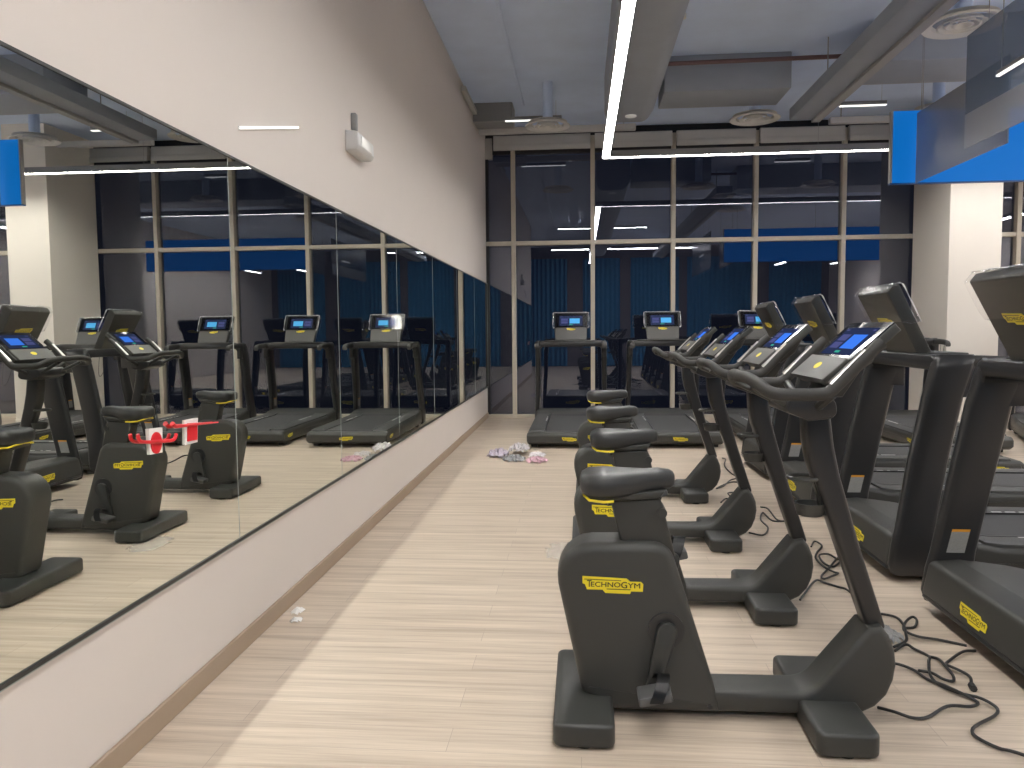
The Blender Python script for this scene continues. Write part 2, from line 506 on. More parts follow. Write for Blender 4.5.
# front-glass reflections, built as red handles with cards on the mirror
def on_mirror(pts, x): return [(x, y, z) for y, z in pts]
t = thing('reflected_handle', 'red curved bar handle on white card with a red disc, a front-glass reflection built on the mirror', 'handle', (AX, 2.58, 1.02))
loc = Vector((AX, 2.58, 1.02))
def rel(pts): return [Vector(p) - loc for p in pts]
X = AX + 0.013
obj('card', prism([(p[0] - 2.58, p[1] - 1.02) for p in [(2.537, 1.074), (2.626, 1.068), (2.62, 0.98), (2.541, 0.984)]], 0.0005, 0.006, axis='x'), M['card'], t, smooth=False, label='white card')
bm = bmesh.new()
cs = [(2.579 + 0.034 * math.cos(a * PI / 12) - 2.58, 1.020 + 0.038 * math.sin(a * PI / 12) - 1.02) for a in range(24)]
obj('disc', prism(cs, 0.006, 0.010, axis='x'), M['red'], t, label='red disc')
obj('bar', tube(smooth_path(rel([(X, 2.458, 1.066), (X, 2.466, 1.045), (X, 2.50, 1.034), (X, 2.58, 1.024), (X, 2.66, 1.016), (X, 2.69, 1.018), (X, 2.705, 1.034)])), 0.0062), M['red'], t)
loc = Vector((AX, 2.83, 1.02))
t = thing('reflected_handle', 'red straight tapered bar handle on white card with a red square, a front-glass reflection built on the mirror', 'handle', tuple(loc))
obj('card', prism([(p[0] - 2.83, p[1] - 1.02) for p in [(2.786, 1.075), (2.885, 1.073), (2.874, 0.98), (2.781, 0.982)]], 0.0005, 0.006, axis='x'), M['card'], t, smooth=False, label='white card')
obj('square', prism([(p[0] - 2.83, p[1] - 1.02) for p in [(2.799, 1.062), (2.871, 1.056), (2.866, 0.99), (2.794, 0.994)]], 0.006, 0.010, axis='x'), M['red'], t, smooth=False, label='red square')
obj('bar', tube(rel([(X, 2.68, 1.075), (X, 2.70, 1.062), (X, 2.78, 1.056), (X, 2.90, 1.048), (X, 3.034, 1.038)]), lambda s: 0.009 - 0.006 * s), M['red'], t)

# emergency light on the wall
t = thing('wall_mounted_lamp', 'white box emergency lamp with bracket high on the left wall', 'lamp', (AX - 0.012, 5.15, 2.56))
obj('lamp_body', prism([(0.0, 0.0), (0.07, 0.0, 0.02), (0.09, 0.03, 0.02), (0.085, 0.12, 0.02), (0.0, 0.13)], -0.19, 0.19, 0.012), M['elight'], t)
obj('lens', B(0.086, 0.094, -0.12, 0.12, 0.035, 0.10, 0.003, 2), M['elens'], t)
obj('bracket', B(0.0, 0.035, -0.055, -0.005, 0.16, 0.27, 0.006, 2), M['alu'], t)
obj('flex_cable', tube(smooth_path([(0.02, -0.03, 0.17), (0.03, -0.02, 0.15), (0.03, -0.0, 0.12)]), 0.007, 8), M['alu'], t)
# slim glowing bar in place of a lamp reflected in the front glass
t = thing('wall_reflection_bar', 'thin white glowing strip for a front-glass reflection, high on the left wall above the mirror', 'lamp', (AX - 0.012, 3.73, 2.39))
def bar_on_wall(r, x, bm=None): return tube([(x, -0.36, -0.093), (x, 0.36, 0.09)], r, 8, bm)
obj('lamp_housing', bar_on_wall(0.008, 0.004), M['elight'], t)  # backing of the reflection bar
obj('reflection_strip', bar_on_wall(0.0065, 0.010), M['refl_glow'], t)

# ------------------------------------------------------------------ LED pendant
LX, LY, LZ = 0.339, 10.473, 3.66
t = thing('pendant_or_fill_light', 'long white LED line light hung in an L shape above the aisle', 'lamp', (LX, LY, LZ))
w = 0.045
obj('lamp_housing', prism([(-w, -12.5), (w, -12.5), (w, -w), (8.2, -w), (8.2, w), (-w, w)], 0.004, 0.07, axis='z'), M['alu'], t, smooth=False)
obj('diffuser', prism([(-w, -12.5), (w, -12.5), (w, -w), (8.2, -w), (8.2, w), (-w, w)], 0.001, 0.0035, axis='z'), M['ledw'], t, smooth=False)
bm = bmesh.new()
for x0, x1, y0, y1 in ((-w - 0.004, -w, -12.5, w + 0.004), (w, w + 0.004, -12.5, -w), (w, 8.2, -w - 0.004, -w), (-w - 0.004, 8.2, w, w + 0.004)):
    box(bm, x0, x1, y0, y1, -0.015, 0.07)
obj('profile_lips', bm, M['alu'], t, smooth=False)
for p in ((0, 0), (0, -4), (0, -8), (0, -12), (2.7, 0), (5.4, 0), (8, 0)):
    obj('suspension_wire', tube([(p[0], p[1], 0.07), (p[0], p[1], HC - LZ)], 0.002, 6), M['alu'], t)

def line_lamp_or_reflection(label, x0, x1, y, z, m):
    t = thing('ceiling_light_or_reflection', label, 'lamp', ((x0 + x1) / 2, y, z))
    h = (x1 - x0) / 2
    obj('lamp_housing', B(-h, h, -0.03, 0.03, 0.004, 0.05), M['alu'], t, smooth=False)
    obj('diffuser', B(-h, h, -0.028, 0.028, -0.006, 0.0035), m, t, smooth=False)
    for s in (-0.8, 0.8):
        obj('suspension_wire', tube([(h * s, 0, 0.05), (h * s, 0, HC - z)], 0.002, 6), M['alu'], t)
line_lamp_or_reflection('short white glowing bar for a front-glass reflection, hung near the window, left of the aisle light', -1.03, -0.25, 11.0, 4.3, M['refl_glow'])  # this and the next bar replace bright lines reflected in the glass
line_lamp_or_reflection('short white glowing bar for a front-glass reflection, hung near the window, beside the blue panel', 3.40, 3.99, 10.8, 4.3, M['refl_glow'])
line_lamp_or_reflection('white line lamp hung across the entrance behind the camera', -0.64, 1.9, 2.3, 4.3, M['leds'])
t = thing('pendant_or_fill_light', 'long white LED line light added as fill over the treadmills, outside the right edge', 'lamp', (6.5, 3.2, 3.5))  # unseen lamp, added as fill light from the right
obj('lamp_housing', B(-0.06, 0.06, -5, 4.4, 0.004, 0.07), M['alu'], t, smooth=False)
obj('diffuser', B(-0.06, 0.06, -5, 4.4, -0.004, 0.0035), M['led_fill'], t, smooth=False)
for y in (-4.5, 0, 4.0):
    obj('suspension_wire', tube([(0, y, 0.07), (0, y, HC - 3.5)], 0.002, 6), M['alu'], t)
t = thing('pendant_or_fill_light', 'second long white LED line light added as fill over the far right side of the gym', 'lamp', (8.3, 3.2, 3.5))  # another unseen fill lamp, added further right
obj('lamp_housing', B(-0.06, 0.06, -5, 8.4, 0.004, 0.07), M['alu'], t, smooth=False)
obj('diffuser', B(-0.06, 0.06, -5, 8.4, -0.004, 0.0035), M['led_fill'], t, smooth=False)
for y in (-4.5, 0, 4.0):
    obj('suspension_wire', tube([(0, y, 0.07), (0, y, HC - 3.5)], 0.002, 6), M['alu'], t)
t = thing('ceiling_light_or_reflection', 'short white glowing bar for a lamp reflection, hung beside the pale translucent sheet', 'lamp', (2.94, 5.75, 3.165))  # glowing bar put where a lamp line reflects in the glass
obj('lamp_housing', B(-0.012, 0.012, -0.5, 0.17, 0.004, 0.03), M['alu'], t, smooth=False)  # backing of the reflection bar
obj('diffuser', B(-0.012, 0.012, -0.5, 0.17, -0.008, 0.0035), M['refl_glow'], t, smooth=False)
for s in (-0.45, 0.12):
    obj('suspension_wire', tube([(0, s, 0.03), (0, s, HC - 3.165)], 0.002, 6), M['alu'], t)
# lobby lamp added behind the camera to light the curtains
t = thing('ceiling_light_or_reflection', 'long white line lamp added to light the entrance lobby behind the camera', 'lamp', (1.5, -2.6, 4.2))
obj('lamp_housing', B(-2.5, 2.5, -0.11, 0.11, 0.004, 0.06), M['alu'], t, smooth=False)
obj('diffuser', B(-2.5, 2.5, -0.10, 0.10, -0.006, 0.0035), M['leds'], t, smooth=False)
for s in (-2.2, 0, 2.2):
    obj('suspension_wire', tube([(s, 0, 0.06), (s, 0, HC - 4.2)], 0.002, 6), M['alu'], t)

# ------------------------------------------------------------------ ceiling services
def duct_end(x0, x1, z0, z1, ylo, yhi): pass
t = thing('ceiling_duct', 'large grey air duct running along the ceiling above the aisle light', 'duct', (0.62, 6.0, 4.0))
bm = prism([(-0.31, 0.10, 0.12), (-0.22, 0.0, 0.1), (0.20, 0.0, 0.14), (0.31, 0.16, 0.14), (0.31, 0.56), (-0.31, 0.56)], -9.0, 4.1, 0.0)
obj('duct_body', bm, M['duct'], t, angle=50)
t = thing('ceiling_duct', 'narrow grey air duct along the ceiling towards the blue panel, pale lower edge', 'duct', (2.7, 5.5, 3.9))
obj('duct_body', B(-0.16, 0.14, -8.5, 4.45, 0.02, 0.16, 0.012, 2), M['duct'], t)
obj('edge_strip', B(0.10, 0.20, -8.5, 4.45, -0.012, 0.03, 0.004, 1), M['ductlight'], t, label='pale edge strip')
for y in (-6, -3, 0, 3.5):
    obj('hanger_rod', tube([(0, y, 0.15), (0, y, HC - 3.9)], 0.006, 6), M['alu'], t)
t = thing('ceiling_duct', 'shallow grey duct across the ceiling between the long ducts', 'duct', (1.8, 9.75, 4.15))
obj('duct_body', B(-0.82, 0.62, -0.35, 0.35, 0.0, 0.41, 0.01, 2), M['duct'], t)
t = thing('ceiling_duct', 'grey branch duct over the pillar side of the ceiling', 'duct', (4.6, 8.9, 4.12))
obj('duct_body', B(-1.55, 1.9, -0.4, 0.4, 0.0, 0.44, 0.01, 2), M['duct'], t)
tag(obj('ceiling_pipe', tube([(0.95, 9.25, 4.42), (6.5, 9.15, 4.42)], 0.025, 10), pbr('rust_red_pipe', (0.16, 0.09, 0.085), 0.5)), 'thin dull red sprinkler pipe crossing the ceiling', 'pipe')
tag(obj('ceiling_pipe', tube([(-0.75, 1.9, 4.40), (-0.75, 10.6, 4.40)], 0.018, 8), M['ceil']), 'thin dark conduit pipe along the ceiling near the left wall', 'pipe')
for x0, x1, lab in ((-1.47, 0.80, 'pale cable tray under the ceiling at the window, left'), (3.5, 5.6, 'pale cable tray under the ceiling at the window, right')):
    t = thing('ceiling_cable_tray', lab, 'cable tray', ((x0 + x1) / 2, 11.55, 4.26))
    h = (x1 - x0) / 2
    obj('tray', B(-h, h, -0.05, 0.05, 0, 0.085, 0.005, 1), M['cassette'], t)
    for s in (-0.85, 0.85):
        obj('hanger_rod', tube([(h * s, 0, 0.08), (h * s, 0, HC - 4.26)], 0.006, 6), M['alu'], t)
bm = B(AX + 0.0, AX + 0.06, 9.9, 11.3, 4.40, 4.46, 0.004, 1)
tag(obj('ceiling_cable_tray', bm, M['cassette']), 'short pale trunking along the top of the left wall', 'cable tray')
bm = B(AX + 0.0, AX + 0.55, 11.0, 11.4, 4.30, 4.56, 0.01, 1)
tag(obj('ceiling_junction_box', bm, M['alu']), 'dark box under the ceiling in the left window corner', 'box')
def vent(x, y, z, r, label):
    t = thing('ceiling_vent', label, 'vent', (x, y, z), 0, 'round ceiling vents')
    prof = lambda pr: [[(a[0] * math.cos(k * 2 * PI / 32), a[0] * math.sin(k * 2 * PI / 32), a[1]) for k in range(32)] for a in pr]
    obj('vent_rim', loft(prof([(r, 0.012), (r * 0.97, 0.0), (r * 0.74, 0.018), (r * 0.72, 0.05), (r * 0.86, 0.06)]), caps=False), M['vent'], t)
    for q in (0.62, 0.44, 0.26):
        obj('vent_ring', loft(prof([(r * q, 0.004), (r * (q - 0.05), 0.0), (r * (q - 0.16), 0.04), (r * (q - 0.14), 0.045)]), caps=False), M['vent'], t)
    bm = bmesh.new(); disc(bm, (0, 0, 0), r * 0.22, 0.05, HC - z, 28, axis='z')
    obj('vent_neck', bm, M['ceil'], t)
vent(-0.41, 10.2, 4.0, 0.29, 'round white ceiling vent left of the aisle light')
vent(2.18, 10.18, 4.0, 0.31, 'round white ceiling vent between the two long ducts')
vent(3.31, 7.27, 4.0, 0.33, 'large round white ceiling vent right of the narrow duct, nearest the camera')
vent(4.34, 10.09, 4.0, 0.31, 'round white ceiling vent behind the blue panel')
bm = bmesh.new(); disc(bm, (0, 0, 0), 0.05, -0.04, 0.0, 20, axis='z')
t = tag(obj('ceiling_detector', bm, M['vent']), 'small white round detector under the ceiling by the wide duct', 'detector')
t.location = (1.02, 8.2, HC)
bm = bmesh.new(); disc(bm, (0, 0, 0), 0.07, -0.012, 0.0, 20, axis='z')
t = tag(obj('ceiling_downlight', bm, M['elens']), 'small round white spotlight in the wide duct underside', 'lamp')
t.location = (0.62, 9.8, 4.0)

# blue suspended panel; the translucent side sheets stand in for front-glass reflections
t = thing('hanging_panel_or_reflection', 'bright blue panel hung from the ceiling in front of the pillar', 'panel', (4.9, 8.02, 2.79))
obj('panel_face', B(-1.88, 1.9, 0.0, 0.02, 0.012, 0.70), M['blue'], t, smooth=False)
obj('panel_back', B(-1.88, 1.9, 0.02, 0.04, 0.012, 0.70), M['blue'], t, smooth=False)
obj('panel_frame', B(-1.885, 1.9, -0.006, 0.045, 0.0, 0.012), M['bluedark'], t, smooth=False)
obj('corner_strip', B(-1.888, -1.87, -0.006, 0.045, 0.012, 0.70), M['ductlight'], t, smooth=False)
for x in (-1.6, 0, 1.6):
    obj('suspension_wire', tube([(x, 0.02, 0.70), (x, 0.02, HC - 2.79)], 0.003, 6), M['alu'], t)
t = thing('hanging_panel_or_reflection', 'grey translucent sheet for a front-glass reflection, hung at right angles to the blue panel', 'panel', (3.232, 7.16, 2.79))
obj('reflection_sheet', B(0, 0.012, -0.82, 0.81, 0, 0.66), M['refl1'], t, smooth=False)
for y in (-0.7, 0.7):
    obj('suspension_wire', tube([(0.006, y, 0.64), (0.006, y, HC - 2.79)], 0.003, 6), M['alu'], t)
t = thing('hanging_panel_or_reflection', 'pale blue translucent sheet for a front-glass reflection, hung nearer the camera, cut off by the photo edge', 'panel', (3.0, 5.0, 2.79))
obj('reflection_sheet', B(0, 0.012, -1.5, 1.51, 0.26, 0.86), M['refl2'], t, smooth=False)
obj('reflection_hem', B(0, 0.012, -1.5, 1.51, 0, 0.26), M['refl3'], t, smooth=False, label='pale lower band')
for y in (-1.2, 1.2):
    obj('suspension_wire', tube([(0.006, y, 0.84), (0.006, y, HC - 2.79)], 0.003, 6), M['alu'], t)

# curtains on the lobby wall behind the camera
for i, (x0, x1, lab) in enumerate(((-2.6, -0.5, 'leftmost'), (0.1, 1.5, 'second'), (1.9, 3.7, 'third'), (4.0, 6.4, 'fourth'), (7.0, 8.9, 'rightmost'))):
    bm = bmesh.new()
    n = int((x1 - x0) * 40)
    prev = None
    for k in range(n + 1):
        x = x0 + (x1 - x0) * k / n
        y = 0.05 * math.sin(x * 2 * PI / 0.16 + math.sin(x * 3) * 1.5)
        a = bm.verts.new((x - x0, y, 0.02)); b = bm.verts.new((x - x0, y * 0.7, 4.1))
        if prev: bm.faces.new((prev[0], a, b, prev[1]))
        prev = (a, b)
    o = obj('curtain', bm, M['curtain'])
    o.location = (x0, -4.92, 0)
    tag(o, 'floor-length blue curtain reflected in the window, %s of five' % lab, 'curtain', 'blue curtains behind the camera')

# ------------------------------------------------------------------ exercise bike
XO = 0.5
def sx(pts): return [(p[0] - XO, *p[1:]) for p in pts]
def make_bike():
    t = thing('exercise_bike', '', 'exercise bike', (0, 0, 0))
    # main shell
    obj('body_shell', prism(sx([(0.09, 0.03), (0.0, 0.10, 0.03), (-0.115, 0.640, 0.13), (0.312, 0.646, 0.085), (0.492, 0.07), (0.492, 0.03)]), -0.095, 0.095, 0.035, 4), M['shell'], t)
    badge(t, (0.112 - XO, -0.0955, 0.494), (1, 0, -0.01), (0.01, 0, 1), 0.215)
    badge(t, (0.112 - XO, 0.0955, 0.494), (-1, 0, 0), (0, 0, 1), 0.215)
    # lower frame
    obj('frame', prism(sx([(0.46, 0.032), (0.46, 0.11), (0.81, 0.113, 0.10), (1.0, 0.350), (1.045, 0.36), (1.072, 0.325), (1.092, 0.275), (1.098, 0.22), (1.09, 0.165), (1.068, 0.11), (1.03, 0.068), (0.98, 0.042), (0.93, 0.032)]), -0.082, 0.082, 0.022, 3), M['shell'], t)
    bm = bmesh.new(); disc(bm, (0.455 - XO, 0, 0.06), 0.008, -0.099, -0.09, 12)
    obj('bolt', bm, M['gloss'], t)
    # feet
    for nm, x0, x1 in (('rear_foot', -0.095, 0.112), ('front_foot', 0.765, 0.965)):
        bm = prism(sx([(x0, -0.315, 0.03), (x1, -0.315, 0.03), (x1, 0.315, 0.03), (x0, 0.315, 0.03)]), 0.008, 0.088, 0.014, 3, axis='z')
        f = obj(nm, bm, M['black'], t)
        for y in (-0.27, 0.27):
            bm = bmesh.new(); disc(bm, ((x0 + x1) / 2 - XO, y, 0), 0.03, 0.0, 0.012, 16, axis='z')
            obj('foot_pad', bm, M['rubber'], f)
    # seat post
    obj('seat_post', prism(sx([(0.105, 0.79), (0.285, 0.80, 0.03), (0.338, 0.585), (0.15, 0.60)]), -0.052, 0.052, 0.014, 3), M['shell'], t)
    obj('seat_clamp', prism(sx([(0.095, 0.765), (0.285, 0.775), (0.27, 0.825), (0.11, 0.82)]), -0.045, 0.045, 0.01, 2), M['black'], t)
    bm = bmesh.new(); disc(bm, (0.288 - XO, 0, 0.745), 0.018, -0.058, 0.058, 18)
    obj('adjust_knob', bm, M['black'], t)
    # saddle
    xs = [(-0.003, 0.050, .832, .862), (0.004, 0.085, .812, .884), (0.03, 0.112, .798, .897), (0.08, 0.120, .794, .900), (0.13, 0.108, .796, .899), (0.18, 0.084, .803, .899), (0.23, 0.062, .813, .899), (0.28, 0.050, .822, .898), (0.318, 0.044, .828, .893), (0.332, 0.034, .835, .886), (0.337, 0.015, .845, .875)]
    rings = []
    for x, hw, zb, zt in xs:
        r = []
        for k in range(20):
            a = 2 * PI * k / 20
            ca, sa = math.cos(a), math.sin(a)
            y = hw * math.copysign(abs(ca) ** 0.6, ca)
            z = (zb + zt) / 2 + (zt - zb) / 2 * math.copysign(abs(sa) ** 0.6, sa)
            if sa > 0: z -= 0.010 * (1 - abs(ca)) * (1 if 0.0 < x < 0.25 else 0)
            r.append((x - XO, y, z))
        rings.append(r)
    s = obj('saddle', loft(rings), M['seat'], t, angle=60)
    obj('saddle_base', prism(sx([(0.03, 0.785), (0.28, 0.800), (0.30, 0.83), (0.02, 0.805)]), -0.07, 0.07, 0.008, 2), M['black'], s)
    bm = bmesh.new()
    tube([Vector((x - XO, y, z)) for x, y, z in ((0.115, -0.102, 0.796), (0.08, -0.108, 0.795), (0.03, -0.098, 0.799), (0.012, -0.06, 0.808), (0.008, 0, 0.812), (0.012, 0.06, 0.808), (0.03, 0.098, 0.799), (0.08, 0.108, 0.795), (0.115, 0.102, 0.796))], 0.0048, 8, bm)
    obj('saddle_strip', bm, M['yellow'], s, label='yellow strip under the saddle')
    # steering column
    obj('column', prism(sx([(1.012, 0.32), (0.89, 0.67), (0.80, 0.925, 0.10), (0.786, 1.0, 0.06), (0.778, 1.115), (0.868, 1.115), (0.885, 0.985, 0.06), (0.905, 0.89, 0.1), (0.975, 0.645), (1.072, 0.345), (1.06, 0.30)]), -0.045, 0.045, 0.018, 3), M['gloss'], t)
    obj('sticker', prism(sx([(1.0, 0.365), (0.979, 0.42), (0.979 + 0.012, 0.42 + 0.006), (1.012, 0.372)]), -0.03, 0.03), M['silver'], t, label='silver sticker')
    # bottle holder, two rings
    bm = bmesh.new()
    ring = [(0.79 - XO + 0.052 * math.cos(a * PI / 12), 0.052 * math.sin(a * PI / 12), 0.868) for a in range(25)]
    [tube([(x, y, z + k * 0.008) for x, y, z in ring], 0.0075, 8, bm, caps=False) for k in (0,)]
    rr = [[(0.815 - XO + q * math.cos(a * PI / 12), q * math.sin(a * PI / 12), z) for a in range(24)] for q, z in ((0.055, 0.778), (0.049, 0.778), (0.045, 0.752), (0.036, 0.732), (0.044, 0.735))]
    R = [[bm.verts.new(p) for p in r] for r in rr]
    for i in range(5):
        for k in range(24):
            j = (k + 1) % 24; i2 = (i + 1) % 5
            bm.faces.new((R[i][k], R[i][j], R[i2][j], R[i2][k]))
    vs = [bm.verts.new((0.815 - XO + 0.040 * math.cos(a * PI / 12), 0.040 * math.sin(a * PI / 12), 0.734)) for a in range(24)]
    bm.faces.new(vs)
    prism(sx([(0.836, 0.885), (0.818, 0.870), (0.858, 0.735), (0.885, 0.735)]), -0.02, 0.02, 0.004, 1, bm=bm)
    obj('bottle_holder', bm, M['black'], t)
    # head block and braces
    hd = obj('head_block', prism(sx([(0.69, 1.115, 0.02), (0.705, 1.165, 0.02), (0.855, 1.165, 0.03), (0.865, 1.095, 0.03), (0.770, 1.085)]), -0.14, 0.14, 0.012, 2), M['gloss'], t)
    obj('console_neck', prism(sx([(0.80, 1.16), (0.86, 1.25), (0.97, 1.33), (0.985, 1.29), (0.90, 1.16)]), -0.07, 0.07, 0.012, 2), M['shell'], t)
    for s_ in (-1, 1):
        obj('handle_brace', tube([(0.72 - XO, 0.10 * s_, 1.13), (0.578 - XO, 0.13 * s_, 1.202)], 0.012, 8), M['black'], t)
        obj('handle_arm', tube([(0.80 - XO, 0.13 * s_, 1.135), (0.80 - XO, 0.275 * s_, 1.188)], 0.016, 8), M['black'], t)
    # handlebar: one bent loop
    half = [(0.945, -0.285, 1.352), (0.923, -0.285, 1.333), (0.86, -0.285, 1.270), (0.80, -0.285, 1.207), (0.775, -0.285, 1.191), (0.745, -0.285, 1.188), (0.68, -0.285, 1.188), (0.635, -0.283, 1.188), (0.603, -0.262, 1.197), (0.580, -0.21, 1.219), (0.567, -0.11, 1.232), (0.565, 0, 1.230)]
    full = half + [(x, -y, z) for x, y, z in half[-2::-1]]
    hb = obj('handlebar', tube(smooth_path([(x - XO, y, z) for x, y, z in full], 4), 0.0205, 14), M['rubber'], t, angle=70)
    for s_ in (-1, 1):
        bm = bmesh.new()
        d = Vector((-0.70, -s_ * -0.0, 0.72)).normalized() * 0.0135
        p = [Vector((x - XO, s_ * 0.285, z)) + d for x, z in ((0.80, 1.210), (0.86, 1.270), (0.905, 1.315))]
        tube(p, 0.0115, 8, bm)
        obj('hand_sensor', bm, M['steel'], hb, label='silver hand sensor strip')
    # console
    P0, P1 = Vector((0.81 - XO, 1.228)), Vector((1.014 - XO, 1.415))
    d = (P1 - P0).normalized(); nn = Vector((-d.y, d.x))
    L = (P1 - P0).length
    def slab(t0, t1, h0, h1, hw, bev, corner=0.0):
        q = [P0 + d * t0 + nn * h0, P0 + d * t1 + nn * h0, P0 + d * t1 + nn * h1, P0 + d * t0 + nn * h1]
        return prism([(v.x, v.y) for v in q], -hw, hw, bev)
    c = obj('console', slab(0, L, -0.034, 0.0, 0.205, 0.008), M['black'], t)
    obj('console_back', prism(sx([(0.87, 1.25), (1.00, 1.375), (1.015, 1.345), (0.985, 1.28), (0.92, 1.23)]), -0.11, 0.11, 0.02, 3), M['shell'], c)
    obj('console_shelf', slab(-0.012, 0.092, -0.006, 0.014, 0.195, 0.006), M['chin'], c, label='grey lower shelf of the console')
    sc = obj('screen', slab(0.094, L - 0.002, -0.002, 0.004, 0.202, 0.002), M['glass'], c, label='black glass screen')
    o = P0 + d * 0.112 + nn * 0.0048
    disp = display(c, (o.x, 0.155, o.y), (0, -1, 0), (d.x, 0, d.y), 0.31, 0.135)
    bm = bmesh.new()
    o = P0 + d * 0.045 + nn * 0.0145
    vs = [bm.verts.new((o.x + d.x * 0.016 * math.sin(a * PI / 10) + 0, 0.030 * math.cos(a * PI / 10), o.y + d.y * 0.016 * math.sin(a * PI / 10))) for a in range(20)]
    bm.faces.new(vs)
    obj('console_badge', bm, M['yellow'], c, smooth=False, label='small yellow oval badge')
    # cranks
    for s_, ang in ((-1, math.radians(-104)), (1, math.radians(76))):
        cx, cz = 0.300 - XO, 0.335
        bm = bmesh.new()
        disc(bm, (cx, 0, cz), 0.064, s_ * 0.094, s_ * 0.101, 30)
        obj('crank_disc', bm, M['gloss'], t)
        ex, ez = cx + 0.20 * math.cos(ang), cz + 0.20 * math.sin(ang)
        bm = bmesh.new()
        tx, tz = -math.sin(ang), math.cos(ang)
        ra, rb = 0.036, 0.024
        pts = []
        for k in range(9):
            a = ang + PI / 2 + PI * k / 8
            pts.append((cx + ra * math.cos(a), cz + ra * math.sin(a)))
        for k in range(9):
            a = ang - PI / 2 + PI * k / 8
            pts.append((ex + rb * math.cos(a), ez + rb * math.sin(a)))
        y0, y1 = sorted((s_ * 0.102, s_ * 0.130))
        prism(pts, y0, y1, 0.008, 2, bm=bm)
        ck = obj('crank', bm, M['black'], t)
        y0, y1 = sorted((s_ * 0.132, s_ * 0.235))
        tilt = math.radians(12)
        pq = []
        for px, pz in ((-0.058, -0.016), (0.058, -0.016), (0.058, 0.016), (-0.058, 0.016)):
            pq.append((ex + px * math.cos(tilt) - pz * math.sin(tilt), ez + px * math.sin(tilt) + pz * math.cos(tilt), 0.008))
        obj('pedal', prism(pq, y0, y1, 0.006, 2), M['pedal'], ck)
        bm = bmesh.new()
        prev = None
        for k in range(13):
            a = PI * k / 12
            yy = s_ * (0.1835 - 0.062 * math.cos(a)); zz = ez - 0.005 + 0.075 * math.sin(a)
            off = 0.03 * math.sin(a)
            p = [bm.verts.new((ex + off + q, yy, zz)) for q in (-0.022, 0.022)]
            if prev: bm.faces.new((prev[0], p[0], p[1], prev[1]))
            prev = p
        bmesh.ops.solidify(bm, geom=bm.faces[:], thickness=0.004)
        obj('pedal_strap', bm, M['gloss'], ck)
    return t

bike = make_bike()
BL = ['black upright exercise bike nearest the camera, whole side in view', 'black upright exercise bike just behind the nearest one, second in the row',
      'black upright exercise bike third in the row from the camera', 'black upright exercise bike farthest in the row, closest to the window treadmills']
for i, (dx, y) in enumerate(((0.0, 2.83), (0.05, 3.97), (0.04, 5.18), (0.055, 6.56))):
    o = bike if i == 0 else copy_tree(bike)
    o.location = (XO + dx, y, 0)
    o['label'] = BL[i]; o['group'] = 'exercise bikes in a row facing the treadmills'

